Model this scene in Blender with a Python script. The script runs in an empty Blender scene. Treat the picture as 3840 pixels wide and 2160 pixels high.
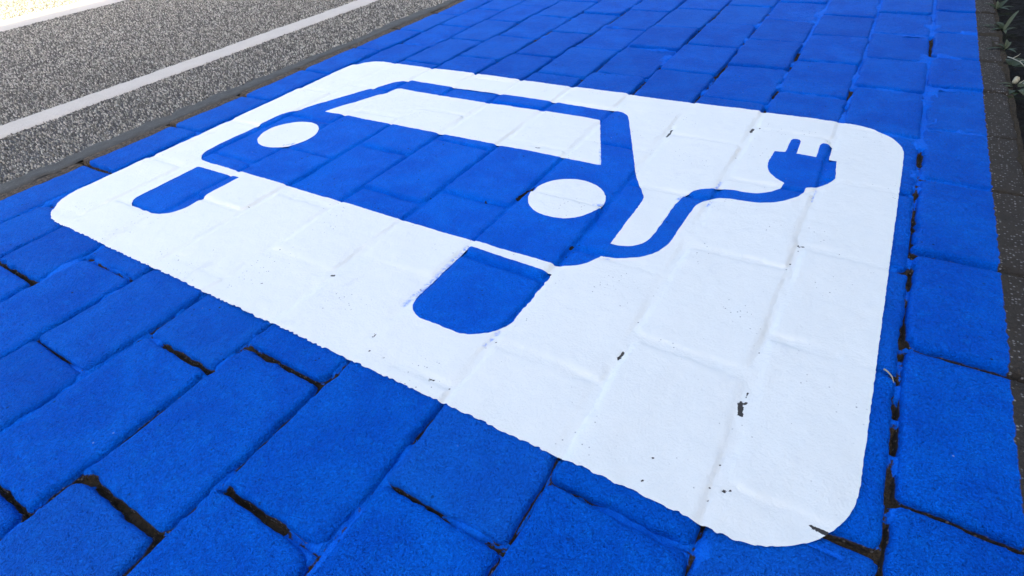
import bpy, math, random
import numpy as np
from mathutils import Matrix, Vector

# ------------------------------------------------------------------ camera, sky, sun, exposure
SC = bpy.context.scene
COL = SC.collection
U = 0.53                      # metres per layout unit (= height of the camera above the paving)

cam = bpy.data.cameras.new('camera')
cam_ob = bpy.data.objects.new('camera', cam)
COL.objects.link(cam_ob)
cam.sensor_width = 36.0
cam.lens = 36.0 * 0.5 * 1.06199
cam.clip_start = 0.02
cam.clip_end = 500.0
R_, D_, F_ = (0.85390707, 0.0766549, 0.5147492), (0.28032414, 0.76559623, -0.57903436), (-0.43847587, 0.63873816, 0.63225981)
w = lambda v: Vector((v[0], v[2], -v[1]))
r3, u3, b3 = w(R_), -w(D_), -w(F_)
cam_ob.matrix_world = Matrix(((r3.x, u3.x, b3.x, 0), (r3.y, u3.y, b3.y, 0), (r3.z, u3.z, b3.z, U), (0, 0, 0, 1)))
SC.camera = cam_ob

SUN_EL, SUN_AZ = 43.0, 135.0   # elevation; compass azimuth from +Y towards +X
world = bpy.data.worlds.new('World')
SC.world = world
world.use_nodes = True
nt = world.node_tree
sky = nt.nodes.new('ShaderNodeTexSky')
sky.sky_type = 'NISHITA'
sky.sun_disc = False
sky.sun_elevation = math.radians(SUN_EL)
sky.sun_rotation = math.radians(SUN_AZ)
sky.air_density = 1.0
sky.dust_density = 5.0
sky.ozone_density = 0.6
bg = nt.nodes['Background']
bg.inputs['Strength'].default_value = 0.12
nt.links.new(sky.outputs['Color'], bg.inputs['Color'])

sun = bpy.data.lights.new('sun', 'SUN')
sun.energy = 5.0
sun.angle = math.radians(0.5)
sun.color = (1.0, 0.85, 0.54)
sun_ob = bpy.data.objects.new('sun', sun)
COL.objects.link(sun_ob)
el, az = math.radians(SUN_EL), math.radians(SUN_AZ)
sun_dir = Vector((math.sin(az) * math.cos(el), math.cos(az) * math.cos(el), math.sin(el)))
sun_ob.rotation_euler = (sun_dir).to_track_quat('Z', 'Y').to_euler()
sun_ob.location = (0, 0, 12)

SC.render.engine = 'CYCLES'
SC.view_settings.view_transform = 'Standard'
SC.view_settings.look = 'None'
SC.view_settings.gamma = 1.0
SC.view_settings.use_curve_mapping = False
SC.view_settings.exposure = 2.14

rng = np.random.default_rng(7)
random.seed(7)

# ------------------------------------------------------------------ measured layout (in units of U)
ROWS = [-2.985, -2.687, -2.415, -2.124, -1.818, -1.527, -1.225, -0.92, -0.617, -0.313, -0.017, 0.266, 0.566]
JOINTS = [
    [-0.43, 0.02, 0.46, 0.90, 1.34, 1.776, 2.216, 2.663, 3.109, 3.555, 4.0, 4.45, 4.9],
    [-0.27, 0.18, 0.62, 1.073, 1.505, 1.976, 2.41, 2.85, 3.284, 3.747, 4.19, 4.63, 5.07],
    [-0.56, -0.11, 0.331, 0.77, 1.22, 1.67, 2.11, 2.557, 3.039, 3.479, 3.912, 4.36, 4.8],
    [-0.40, 0.05, 0.492, 0.927, 1.39, 1.84, 2.29, 2.732, 3.181, 3.673, 4.10, 4.54, 4.98],
    [-0.69, -0.24, 0.198, 0.638, 1.092, 1.544, 1.98, 2.43, 2.87, 3.362, 3.823, 4.27, 4.71],
    [-0.52, -0.079, 0.365, 0.809, 1.259, 1.72, 2.17, 2.626, 3.083, 3.525, 3.97, 4.42, 4.86],
    [-0.85, -0.41, 0.035, 0.469, 0.911, 1.365, 1.83, 2.28, 2.722, 3.192, 3.623, 4.073, 4.52, 4.96],
    [-0.71, -0.27, 0.169, 0.611, 1.06, 1.50, 1.95, 2.41, 2.866, 3.318, 3.773, 4.219, 4.66, 5.1],
    [-0.54, -0.10, 0.344, 0.781, 1.244, 1.685, 2.133, 2.577, 3.045, 3.493, 3.93, 4.364, 4.8],
    [-0.38, 0.06, 0.506, 0.961, 1.40, 1.851, 2.30, 2.753, 3.204, 3.659, 4.095, 4.54, 4.98],
    [-0.25, 0.20, 0.655, 1.11, 1.528, 1.974, 2.43, 2.909, 3.346, 3.79, 4.222, 4.66, 5.1],
    [-0.12, 0.33, 0.782, 1.219, 1.633, 2.10, 2.539, 3.01, 3.45, 3.877, 4.323, 4.76, 5.2],
]
BLUE_L, BLUE_R = -2.907, 0.467
WHITE_BARE=[[-0.3086, 0.8983, -0.3113, 0.8722, 0.0036], [-0.0252, 0.8731, -0.0165, 0.8418, 0.0056], [-0.0165, 0.8731, -0.0133, 0.8793, 0.0025], [-0.0161, 0.8916, -0.0161, 0.9094, 0.0016], [-0.0223, 0.6984, -0.0223, 0.6984, 0.0017], [-0.002, 0.6433, 0.0024, 0.6478, 0.0025], [0.0095, 0.6523, 0.0095, 0.6523, 0.0022], [-0.0226, 0.6125, -0.0226, 0.6125, 0.0016], [-0.0262, 0.6399, -0.0262, 0.6399, 0.0011], [-0.0244, 0.6587, -0.0244, 0.6587, 0.0011], [-0.0243, 0.6689, -0.0243, 0.6689, 0.0011], [-0.0192, 0.8264, -0.0192, 0.8264, 0.0021], [-0.021, 0.7965, -0.021, 0.7965, 0.0021], [-0.0141, 0.7692, -0.0141, 0.7692, 0.0012], [-0.144, 0.5891, -0.144, 0.5891, 0.0014], [-0.1443, 0.648, -0.1443, 0.648, 0.0009], [-0.0205, 1.042, -0.0205, 1.042, 0.0014], [0.171, 0.978, 0.171, 0.978, 0.0009], [-0.0207, 0.6057, -0.0207, 0.6057, 0.0008], [-1.2217, 0.7986, -1.2136, 0.8001, 0.0032], [-0.925, 0.8651, -0.925, 0.8651, 0.003], [-0.9192, 0.6534, -0.9202, 0.6655, 0.0021], [-0.8918, 0.6084, -0.8918, 0.6084, 0.0021], [-0.8421, 0.6085, -0.8377, 0.6099, 0.0015], [-0.6922, 0.6053, -0.6791, 0.6081, 0.0027], [-0.6638, 0.6102, -0.6638, 0.6102, 0.0024], [-0.6289, 0.6034, -0.6289, 0.6034, 0.0021], [-0.6085, 0.7836, -0.6085, 0.7836, 0.0026], [-0.6244, 0.7558, -0.6244, 0.7558, 0.0023], [-0.7436, 0.6418, -0.7436, 0.6418, 0.0011], [-0.5967, 0.8556, -0.5967, 0.8556, 0.0012], [-0.613, 0.7486, -0.613, 0.7486, 0.0011], [-0.0204, 1.4309, -0.0204, 1.4309, 0.0027], [-0.0251, 1.4004, -0.0251, 1.4004, 0.0012], [-0.0168, 1.5307, -0.0119, 1.5268, 0.0025], [-0.0122, 1.5035, -0.0122, 1.5035, 0.0018], [-0.3158, 1.1708, -0.3158, 1.1708, 0.0018], [-0.4218, 1.1914, -0.4218, 1.1914, 0.0013], [-0.3146, 1.2701, -0.3146, 1.2701, 0.0016], [-0.3165, 1.0137, -0.3165, 1.0137, 0.0014], [-0.3145, 1.0009, -0.3145, 1.0009, 0.0014], [-0.6437, 1.497, -0.6257, 1.4933, 0.0022], [-1.829, 0.961, -1.829, 0.961, 0.0027], [-1.7048, 0.7182, -1.7048, 0.7182, 0.002], [-1.4889, 0.8204, -1.4889, 0.8204, 0.0027], [-1.4905, 0.81, -1.4905, 0.81, 0.0016], [-1.2216, 0.7973, -1.2143, 0.7996, 0.0039], [-1.7694, 0.6275, -1.7694, 0.6275, 0.0024], [-2.1101, 0.6527, -2.1101, 0.6527, 0.0027], [-1.4895, 0.6721, -1.4895, 0.6721, 0.0011], [-1.3973, 0.671, -1.3973, 0.671, 0.0015], [-0.6103, 2.1007, -0.6116, 2.1691, 0.0041], [-0.317, 2.2604, -0.3153, 2.2913, 0.0051], [-0.2931, 2.3075, -0.2931, 2.3075, 0.0034], [-0.3222, 2.0801, -0.3222, 2.0801, 0.0027], [-0.3158, 2.0204, -0.3158, 2.0204, 0.0026], [-1.0615, 1.8102, -1.0488, 1.8124, 0.0043], [-1.1531, 1.8032, -1.1531, 1.8032, 0.0025], [-0.0187, 1.5346, -0.0187, 1.5346, 0.0017], [-0.0063, 1.5322, -0.0023, 1.5324, 0.0025], [-0.0206, 1.4304, -0.0206, 1.4304, 0.0028], [-0.0252, 1.4019, -0.0252, 1.4019, 0.0016], [0.0929, 1.5343, 0.0929, 1.5343, 0.0024], [-0.3368, 2.0947, -0.3368, 2.0947, 0.0022], [-0.0387, 2.2759, -0.0387, 2.2759, 0.0026], [0.1527, 0.6523, 0.1692, 0.6509, 0.0031], [0.166, 0.6508, 0.1916, 0.651, 0.0044]]
JOINT_BARE=[[-1.2139, 0.4456, -1.1985, 0.4822, 0.0113], [-1.1607, 0.4685, -0.9349, 0.463, 0.0037], [-0.9278, 0.4596, -0.9133, 0.503, 0.0082], [-0.9197, 0.3316, -0.9201, 0.4427, 0.0029], [-1.2384, 0.362, -1.4364, 0.3706, 0.0034], [-1.5055, 0.2486, -1.5055, 0.2486, 0.0046], [-1.2082, 0.0209, -1.191, 0.0466, 0.0103], [-1.255, -0.0823, -1.2146, 0.0283, 0.0028], [-1.1705, 0.036, -0.9243, 0.0293, 0.0052], [-0.9417, 0.0108, -0.9245, 0.0315, 0.0099], [-0.921, 0.0357, -0.8927, 0.1712, 0.0038], [-0.8847, 0.1653, -0.728, 0.1695, 0.0038], [-1.3412, -0.078, -1.233, -0.0801, 0.0046], [-1.2221, 0.122, -1.2334, 0.338, 0.0021], [-0.9168, -0.0468, -0.9169, 0.029, 0.0028], [-1.1977, 0.4021, -1.2168, 0.3616, 0.0027], [0.2688, 1.3157, 0.2703, 1.2848, 0.0055], [0.2666, 1.1934, 0.2936, 1.2128, 0.0039], [0.2722, 1.2437, 0.2722, 1.2437, 0.004], [0.3285, 1.2213, 0.4654, 1.2266, 0.0025], [0.2558, 1.1055, 0.2558, 1.1055, 0.0029], [0.2565, 1.0423, 0.2661, 1.0052, 0.0028], [0.2679, 0.9603, 0.2693, 0.9068, 0.0042], [0.2697, 0.8269, 0.2712, 0.7813, 0.005], [0.3095, 0.7801, 0.3578, 0.7809, 0.0051], [0.3578, 0.7809, 0.4633, 0.7712, 0.0026], [0.1658, 0.652, 0.2615, 0.6589, 0.0047], [0.2531, 0.6522, 0.2731, 0.6206, 0.0103], [0.2596, 0.7269, 0.2768, 0.6991, 0.002], [0.2709, 2.3261, 0.2702, 2.2194, 0.006], [0.2642, 2.0054, 0.2642, 2.0054, 0.0063], [0.2704, 1.8365, 0.2749, 1.7622, 0.0063], [0.2741, 1.6935, 0.2783, 1.6237, 0.0056], [0.2814, 1.6252, 0.3467, 1.6572, 0.0031], [0.3683, 1.6453, 0.475, 1.6493, 0.003], [0.2514, 1.5202, 0.2715, 1.556, 0.004], [0.2694, 1.5321, 0.2717, 1.4762, 0.003], [0.2683, 1.3245, 0.2701, 1.2856, 0.0055], [0.475, 1.6493, 0.5198, 1.6578, 0.0029], [-0.9225, 3.3074, -0.9189, 3.745, 0.0038], [-0.625, 2.5047, -0.614, 2.6122, 0.0035], [-0.624, 2.8732, -0.6109, 3.023, 0.0038], [-0.3153, 3.2232, -0.3188, 3.3581, 0.0057], [-0.3225, 3.0516, -0.3184, 3.1149, 0.0055], [-0.3188, 2.6895, -0.3015, 2.7773, 0.0068], [-0.3279, 2.8703, -0.3279, 2.8703, 0.0053], [-0.3155, 2.4582, -0.3133, 2.5518, 0.0043], [-0.0388, 2.7386, -0.0168, 2.8718, 0.0038], [-0.0237, 2.6524, -0.0237, 2.6524, 0.0062], [0.2706, 3.789, 0.2778, 3.4461, 0.0053], [0.2135, 4.1816, 0.2135, 4.1816, 0.0047], [-0.6291, 3.403, -0.627, 3.4549, 0.0049], [-1.8191, 2.4608, -1.8361, 2.7348, 0.0039], [-1.8308, 2.7119, -1.798, 2.8985, 0.0049], [-1.798, 2.8985, -1.8288, 3.1651, 0.0042], [-1.8288, 3.1651, -1.8274, 3.3766, 0.0044], [-2.1413, 2.6921, -2.1302, 2.7738, 0.0051], [-2.4235, 2.84, -2.4068, 2.8534, 0.0055], [-2.4117, 2.9455, -2.3947, 3.0406, 0.0047], [-2.1141, 3.2083, -2.1172, 3.3668, 0.0047], [-2.1416, 3.4608, -2.1218, 3.4724, 0.0077], [-2.135, 3.6732, -2.1081, 3.3691, 0.0039], [-1.5432, 3.0254, -1.5124, 3.087, 0.0056], [-1.223, 2.4949, -1.236, 2.6314, 0.0041], [-1.2123, 2.7454, -1.2368, 2.9423, 0.0043], [-1.5182, 2.6249, -1.5214, 2.691, 0.0052], [-1.5124, 3.087, -1.5191, 3.3657, 0.0033], [-0.9169, 2.4884, -0.9278, 2.7129, 0.0038], [-0.9212, 2.8496, -0.9194, 2.9261, 0.0061], [-1.7885, 3.3402, -1.5378, 3.3667, 0.0026], [-1.8539, 3.1582, -1.8274, 3.1713, 0.0087], [-1.5541, 2.8455, -1.5246, 2.8545, 0.0062], [-2.7107, 2.6574, -2.6781, 2.8714, 0.0048], [-2.6754, 2.4124, -2.7107, 2.6574, 0.0037], [-2.1302, 2.7738, -2.1545, 3.0463, 0.0026], [-2.6781, 2.8714, -2.6865, 3.5091, 0.0031], [-2.1359, 0.3156, -2.1348, 0.3313, 0.0059], [-2.3729, 0.3381, -2.1348, 0.3313, 0.0031], [-2.6937, 0.4593, -2.6586, 0.6189, 0.0024], [-2.1064, 0.4889, -2.0879, 0.4976, 0.0046], [-2.4214, 0.4158, -2.4214, 0.4158, 0.0049], [-1.2257, 0.5296, -1.2182, 0.5511, 0.0023], [-2.8679, 0.8962, -2.7288, 0.9068, 0.0041], [-2.9526, 0.903, -2.8679, 0.8962, 0.0063], [-2.9539, 1.334, -2.9442, 1.3464, 0.007], [-2.9779, 1.787, -2.9484, 1.8187, 0.0052], [-3.0218, 2.2142, -2.8969, 2.2413, 0.0046]]
WHITE_BLEED=[[-0.9151, 0.8293, -0.9196, 0.9009, 0.0071], [-0.9196, 0.9009, -0.9172, 1.0174, 0.0064], [-0.9195, 1.0205, -0.92, 1.1018, 0.0043], [-2.1402, 1.4036, -2.1181, 1.4319, 0.0059], [-0.4146, 1.6409, -0.399, 1.6797, 0.0049], [-0.3205, 1.7574, -0.3168, 1.8094, 0.0035], [-0.3167, 1.6376, -0.3114, 1.6707, 0.0028], [-0.0228, 1.7978, -0.0198, 1.8821, 0.0018], [-0.6579, 1.4968, -0.6327, 1.508, 0.005], [-0.6169, 1.7526, -0.6153, 1.7779, 0.0043], [-0.5168, 1.2237, -0.4951, 1.2339, 0.0026], [-0.909, 1.5028, -0.9018, 1.5176, 0.0043], [-0.8091, 1.8833, -0.761, 1.7808, 0.0034], [-0.6241, 0.8302, -0.6236, 0.8074, 0.0035], [-0.6302, 0.7594, -0.6252, 0.7885, 0.0023], [-0.9251, 0.7895, -0.9275, 0.8527, 0.0046], [-0.6201, 1.0021, -0.624, 1.0219, 0.0022]]


# ------------------------------------------------------------------ numpy helpers
def _h(ix, iy, seed):
    n = (ix.astype(np.int64) * 374761393 + iy.astype(np.int64) * 668265263 + seed * 1442695041) & 0xFFFFFFFF
    n = ((n ^ (n >> 13)) * 1274126177) & 0xFFFFFFFF
    n = (n ^ (n >> 16)) & 0xFFFFFF
    return n / float(0xFFFFFF)

def vn(x, y, scale, seed):
    """value noise in -1..1, one lattice cell = scale metres"""
    x = x / scale; y = y / scale
    ix = np.floor(x); iy = np.floor(y)
    fx = x - ix; fy = y - iy
    fx = fx * fx * fx * (fx * (fx * 6 - 15) + 10); fy = fy * fy * fy * (fy * (fy * 6 - 15) + 10)
    a = _h(ix, iy, seed); b = _h(ix + 1, iy, seed); c = _h(ix, iy + 1, seed); d = _h(ix + 1, iy + 1, seed)
    return ((a * (1 - fx) + b * fx) * (1 - fy) + (c * (1 - fx) + d * fx) * fy) * 2 - 1

def seg_field(px, py, segs, rmin=0.0008):
    """min over listed strokes of (distance / radius); <1 inside a stroke"""
    out = np.full(px.shape, 9.0)
    for x0, y0, x1, y1, r in segs:
        x0, y0, x1, y1, r = x0 * U, y0 * U, x1 * U, y1 * U, max(r * U, rmin)
        m = (px > min(x0, x1) - 6 * r - .01) & (px < max(x0, x1) + 6 * r + .01) & (py > min(y0, y1) - 6 * r - .01) & (py < max(y0, y1) + 6 * r + .01)
        if not m.any():
            continue
        ax, ay = px[m] - x0, py[m] - y0
        dx, dy = x1 - x0, y1 - y0
        L = dx * dx + dy * dy
        t = np.clip((ax * dx + ay * dy) / L, 0, 1) if L > 1e-12 else 0.0
        out[m] = np.minimum(out[m], np.hypot(ax - t * dx, ay - t * dy) / r)
    return out

def mesh_obj(name, verts, faces, mats, parent=None, loc=(0, 0, 0), smooth=True, attrs=None, fmat=None, colors=None):
    """faces: (n,3) or (n,4) int array, or a list of index tuples"""
    me = bpy.data.meshes.new(name)
    verts = np.asarray(verts, dtype=np.float32)
    if isinstance(faces, np.ndarray):
        k = faces.shape[1]
        me.vertices.add(len(verts)); me.vertices.foreach_set('co', verts.ravel())
        me.loops.add(faces.size); me.loops.foreach_set('vertex_index', faces.astype(np.int32).ravel())
        me.polygons.add(len(faces)); me.polygons.foreach_set('loop_start', np.arange(0, faces.size, k, dtype=np.int32))
        me.update(calc_edges=True)
    else:
        me.from_pydata([tuple(map(float, v)) for v in verts], [], faces)
        me.update()
    for m in (mats if isinstance(mats, (list, tuple)) else [mats]):
        me.materials.append(m)
    me.polygons.foreach_set('use_smooth', np.full(len(me.polygons), smooth, dtype=bool))
    if fmat is not None:
        me.polygons.foreach_set('material_index', np.asarray(fmat, dtype=np.int32))
    for k_, v_ in (attrs or {}).items():
        a = me.attributes.new(k_, 'FLOAT', 'POINT'); a.data.foreach_set('value', np.asarray(v_, dtype=np.float32))
    if colors is not None:
        a = me.attributes.new('tint', 'FLOAT_COLOR', 'POINT')
        a.data.foreach_set('color', np.c_[colors, np.ones(len(colors))].astype(np.float32).ravel())
    o = bpy.data.objects.new(name, me)
    o.location = loc
    COL.objects.link(o)
    if parent is not None:
        o.parent = parent
    return o

def tag(o, label=None, category=None, group=None, kind=None):
    for k_, v_ in (('label', label), ('category', category), ('group', group), ('kind', kind)):
        if v_:
            o[k_] = v_
    return o

def empty(name, loc=(0, 0, 0)):
    o = bpy.data.objects.new(name, None); o.location = loc; o.empty_display_size = 0.05
    COL.objects.link(o)
    return o

def grid(x0, x1, y0, y1, s):
    nx = max(2, int(round((x1 - x0) / s)) + 1); ny = max(2, int(round((y1 - y0) / s)) + 1)
    X, Y = np.meshgrid(np.linspace(x0, x1, nx), np.linspace(y0, y1, ny))
    idx = np.arange(nx * ny).reshape(ny, nx)
    q = np.stack([idx[:-1, :-1], idx[:-1, 1:], idx[1:, 1:], idx[1:, :-1]], -1).reshape(-1, 4)
    return X.ravel(), Y.ravel(), q

# ------------------------------------------------------------------ materials
class NT:
    def __init__(self, name):
        self.m = bpy.data.materials.new(name); self.m.use_nodes = True
        self.t = self.m.node_tree; self.b = self.t.nodes['Principled BSDF']
        self.pos = self.n('ShaderNodeNewGeometry').outputs['Position']
    def n(self, kind, **kw):
        nd = self.t.nodes.new(kind)
        for k, v in kw.items():
            setattr(nd, k, v)
        return nd
    def put(self, sock, v):
        if hasattr(v, 'is_output'):
            self.t.links.new(v, sock)
        elif v is not None:
            sock.default_value = v
    def noise(self, scale, detail=3.0, rough=0.55, dist=0.0, vec=None):
        nd = self.n('ShaderNodeTexNoise'); self.put(nd.inputs['Vector'], vec or self.pos)
        nd.inputs['Scale'].default_value = scale; nd.inputs['Detail'].default_value = detail
        nd.inputs['Roughness'].default_value = rough; nd.inputs['Distortion'].default_value = dist
        return nd.outputs['Fac']
    def voro(self, scale, feature='F1', out='Distance', rnd=1.0):
        nd = self.n('ShaderNodeTexVoronoi', feature=feature); self.put(nd.inputs['Vector'], self.pos)
        nd.inputs['Scale'].default_value = scale; nd.inputs['Randomness'].default_value = rnd
        return nd.outputs[out]
    def ramp(self, f, a, b, lo=0.0, hi=1.0):
        nd = self.n('ShaderNodeMapRange'); nd.interpolation_type = 'SMOOTHSTEP'
        self.put(nd.inputs['Value'], f)
        for k, v in zip(('From Min', 'From Max', 'To Min', 'To Max'), (a, b, lo, hi)):
            self.put(nd.inputs[k], v)
        return nd.outputs['Result']
    def math(self, op, a, b=None, c=None):
        nd = self.n('ShaderNodeMath', operation=op)
        for i, v in enumerate((a, b, c)):
            if v is not None:
                self.put(nd.inputs[i], v)
        return nd.outputs[0]
    def mix(self, f, a, b, mode='MIX'):
        nd = self.n('ShaderNodeMix', data_type='RGBA', blend_type=mode)
        self.put(nd.inputs['Factor'], f)
        for nm, v in (('A', a), ('B', b)):
            s = [i for i in nd.inputs if i.name == nm and i.type == 'RGBA'][0]
            self.put(s, v if hasattr(v, 'is_output') else (*v, 1.0))
        return [o for o in nd.outputs if o.type == 'RGBA'][0]
    def attr(self, name, out='Fac'):
        nd = self.n('ShaderNodeAttribute'); nd.attribute_name = name
        return nd.outputs[out]
    def bump(self, h, dist, strength=1.0, normal=None):
        nd = self.n('ShaderNodeBump'); self.put(nd.inputs['Height'], h)
        nd.inputs['Distance'].default_value = dist; nd.inputs['Strength'].default_value = strength
        if normal is not None:
            self.put(nd.inputs['Normal'], normal)
        return nd.outputs['Normal']
    def done(self, color, rough=0.7, normal=None, spec=0.5):
        b = self.b
        self.put(b.inputs['Base Color'], color if hasattr(color, 'is_output') else (*color, 1.0))
        self.put(b.inputs['Roughness'], rough); self.put(b.inputs['Specular IOR Level'], spec)
        if normal is not None:
            self.put(b.inputs['Normal'], normal)
        return self.m
    def xyz(self):
        nd = self.n('ShaderNodeSeparateXYZ'); self.put(nd.inputs[0], self.pos)
        return nd.outputs

SOIL = (0.028, 0.023, 0.017)

def blue_color(k):
    """blue road paint rolled over rough stone: slightly uneven film, small pits that stayed bare"""
    film = k.noise(9.0, 5.0, 0.65, 0.4)
    c = k.mix(k.ramp(film, 0.36, 0.66), k.mix(0.22, BLUE_A, (0.0002, 0.07, 0.50)), BLUE_B)
    streak = k.noise(55.0, 3.0, 0.65)
    c = k.mix(k.ramp(streak, 0.5, 0.75, 0.0, 0.5), c, BLUE_C)
    grain = k.ramp(k.noise(420.0, 3.0, 0.7), 0.36, 0.64)
    c = k.mix(grain, k.mix(0.40, c, (0.0, 0.055, 0.38)), c)
    oi = k.n('ShaderNodeObjectInfo').outputs['Random']
    c = k.mix(k.ramp(oi, 0.55, 1.0, 0.0, 0.30), c, (0.012, 0.150, 0.66))
    c = k.mix(k.ramp(oi, 0.0, 0.45, 0.26, 0.0), c, (0.0002, 0.075, 0.48))
    pit = k.math('MULTIPLY', k.ramp(k.voro(75.0), 0.10, 0.17, 1.0, 0.0), k.ramp(k.noise(16.0, 3.0), 0.56, 0.66))
    c = k.mix(k.math('MULTIPLY', pit, 0.8), c, (0.006, 0.02, 0.05))
    fleck = k.math('MULTIPLY', k.ramp(k.voro(34.0), 0.030, 0.05, 1.0, 0.0), k.ramp(k.noise(7.0, 2.0), 0.54, 0.62))
    return k.mix(k.math('MULTIPLY', fleck, 0.6), c, (0.35, 0.48, 0.80))

def blue_relief(k):
    fine = k.noise(380.0, 3.0, 0.7)
    mid = k.noise(110.0, 4.0, 0.65)
    n1 = k.bump(mid, 0.0120, 1.0)
    return k.bump(fine, 0.0046, 1.0, n1)

BLUE_A, BLUE_B, BLUE_C = (0.0003, 0.140, 0.84), (0.0006, 0.172, 0.90), (0.003, 0.220, 0.93)

def mat_stone():
    k = NT('painted_concrete')
    x = k.xyz()['X']
    wob = k.math('MULTIPLY_ADD', k.noise(60.0, 3.0), 0.010, -0.005)
    xx = k.math('ADD', x, wob)
    isblue = k.math('MULTIPLY', k.ramp(xx, BLUE_L * U - 0.001, BLUE_L * U + 0.001), k.ramp(xx, BLUE_R * U - 0.0008, BLUE_R * U + 0.0008, 1.0, 0.0))
    deep = k.math('ADD', k.xyz()['Z'], k.math('MULTIPLY_ADD', k.noise(130.0, 3.0), 0.004, -0.002))
    isblue = k.math('MULTIPLY', isblue, k.ramp(deep, -0.0105, -0.0080))   # the roller never reached the lower sides
    # bare concrete: matrix darkened in colour for the shade beside the gutter, pale grit
    grit = k.voro(260.0, out='Color')
    g = k.n('ShaderNodeSeparateColor'); k.put(g.inputs[0], grit)
    pale = k.math('MULTIPLY', k.ramp(g.outputs[0], 0.66, 0.90), k.ramp(k.voro(260.0), 0.25, 0.50, 1.0, 0.0))
    base = k.mix(k.noise(30.0, 5.0, 0.65), (0.030, 0.024, 0.018), (0.085, 0.069, 0.053))
    base = k.mix(pale, base, (0.30, 0.28, 0.26))
    left = k.ramp(x, -1.7, -1.4, 1.0, 0.0)
    warm = k.mix(k.ramp(k.noise(110.0, 4.0, 0.75), 0.35, 0.65), (0.030, 0.026, 0.020), (0.26, 0.19, 0.13))
    base = k.mix(left, base, warm)
    c = k.mix(isblue, base, blue_color(k))
    rough = k.math('MULTIPLY_ADD', isblue, -0.30, 0.85)
    return k.done(c, rough, blue_relief(k), k.math('MULTIPLY_ADD', isblue, -0.26, 0.30))

def mat_blue_paint():
    k = NT('blue_paint')
    c = blue_color(k)
    bare = k.math('ADD', k.attr('bare'), k.math('MULTIPLY_ADD', k.noise(160.0, 3.0), 0.9, -0.45))
    c = k.mix(k.ramp(bare, 0.45, 0.6), c, SOIL)
    fine = k.noise(380.0, 3.0, 0.7); mid = k.noise(110.0, 4.0, 0.65)
    n = k.bump(fine, 0.0045, 1.0, k.bump(mid, 0.0065, 0.9))
    return k.done(c, 0.55, n, 0.04)

def mat_white_paint():
    k = NT('white_paint')
    c = k.mix(k.noise(5.0, 4.0, 0.6), (0.73, 0.765, 0.735), (0.785, 0.81, 0.775))
    scuff = k.math('MULTIPLY', k.ramp(k.noise(14.0, 5.0, 0.7, 0.6), 0.60, 0.74), 0.30)
    c = k.mix(scuff, c, (0.55, 0.58, 0.62))
    pit = k.math('MULTIPLY', k.ramp(k.voro(120.0), 0.09, 0.15, 1.0, 0.0), k.ramp(k.noise(11.0, 3.0), 0.53, 0.64))
    c = k.mix(k.math('MULTIPLY', pit, 0.65), c, (0.10, 0.11, 0.13))
    bare = k.math('ADD', k.attr('bare'), k.math('MULTIPLY_ADD', k.noise(230.0, 4.0, 0.7), 2.2, -1.15))
    c = k.mix(k.ramp(bare, 0.42, 0.58), c, (0.034, 0.030, 0.026))
    bleed = k.math('MULTIPLY', k.attr('bleed'), k.ramp(k.noise(110.0, 5.0, 0.75, 0.8), 0.40, 0.62))
    c = k.mix(k.math('MULTIPLY', bleed, 0.75), c, (0.03, 0.20, 0.85))
    n = k.bump(k.noise(330.0, 3.0, 0.65), 0.0012, 0.6, k.bump(k.noise(90.0, 4.0), 0.0024, 0.4))
    return k.done(c, 0.6, n, 0.4)

def mat_joint():
    k = NT('joint_fill')
    x = k.xyz()['X']
    soil = k.mix(k.noise(220.0, 4.0, 0.7), (0.006, 0.005, 0.004), (0.105, 0.085, 0.060))
    soil = k.mix(k.ramp(k.noise(28.0, 3.0), 0.60, 0.72, 0.0, 0.7), soil, (0.030, 0.045, 0.012))
    bare = k.math('ADD', k.attr('bare'), k.math('MULTIPLY_ADD', k.noise(95.0, 4.0, 0.65), 1.3, -0.65))
    edge = k.math('ADD', k.ramp(x, BLUE_L * U, BLUE_L * U + 0.003, 1.0, 0.0), k.ramp(x, BLUE_R * U - 0.002, BLUE_R * U + 0.002))
    f = k.math('MAXIMUM', k.ramp(bare, 0.42, 0.58), edge)
    c = k.mix(f, k.mix(0.15, blue_color(k), (0.001, 0.165, 0.93)), soil)
    n = k.bump(k.noise(190.0, 4.0, 0.65), 0.008, 0.9)
    return k.done(c, k.math('MULTIPLY_ADD', f, 0.3, 0.6), n, 0.05)

def mat_asphalt():
    k = NT('asphalt_binder')
    c = k.mix(k.noise(120.0, 4.0, 0.6), (0.035, 0.035, 0.036), (0.105, 0.103, 0.102))
    return k.done(c, 0.85, k.bump(k.noise(160.0, 4.0, 0.7), 0.004, 0.9), 0.4)

def mat_chip():
    k = NT('road_chippings')
    c = k.mix(k.ramp(k.noise(300.0, 2.0), 0.3, 0.7, 0.0, 0.35), k.attr('tint', 'Color'), (0.17, 0.165, 0.155))
    return k.done(c, 0.6, None, 0.5)

def mat_line():
    k = NT('worn_line_paint')
    c = k.mix(k.noise(18.0, 4.0, 0.6), (0.42, 0.39, 0.345), (0.53, 0.495, 0.44))
    c = k.mix(k.ramp(k.noise(40.0, 4.0, 0.7, 0.5), 0.66, 0.74, 0.0, 0.75), c, (0.20, 0.20, 0.20))
    return k.done(c, 0.7, k.bump(k.noise(110.0, 4.0, 0.6), 0.003, 0.6), 0.4)

def mat_seam():
    k = NT('bitumen')
    c = k.mix(k.noise(35.0, 5.0, 0.65), (0.036, 0.036, 0.032), (0.086, 0.083, 0.074))
    c = k.mix(k.ramp(k.noise(150.0, 2.0), 0.64, 0.72, 0.0, 0.5), c, (0.16, 0.15, 0.14))
    return k.done(c, 0.75, k.bump(k.noise(120.0, 4.0, 0.6), 0.003, 0.7), 0.4)

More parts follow.
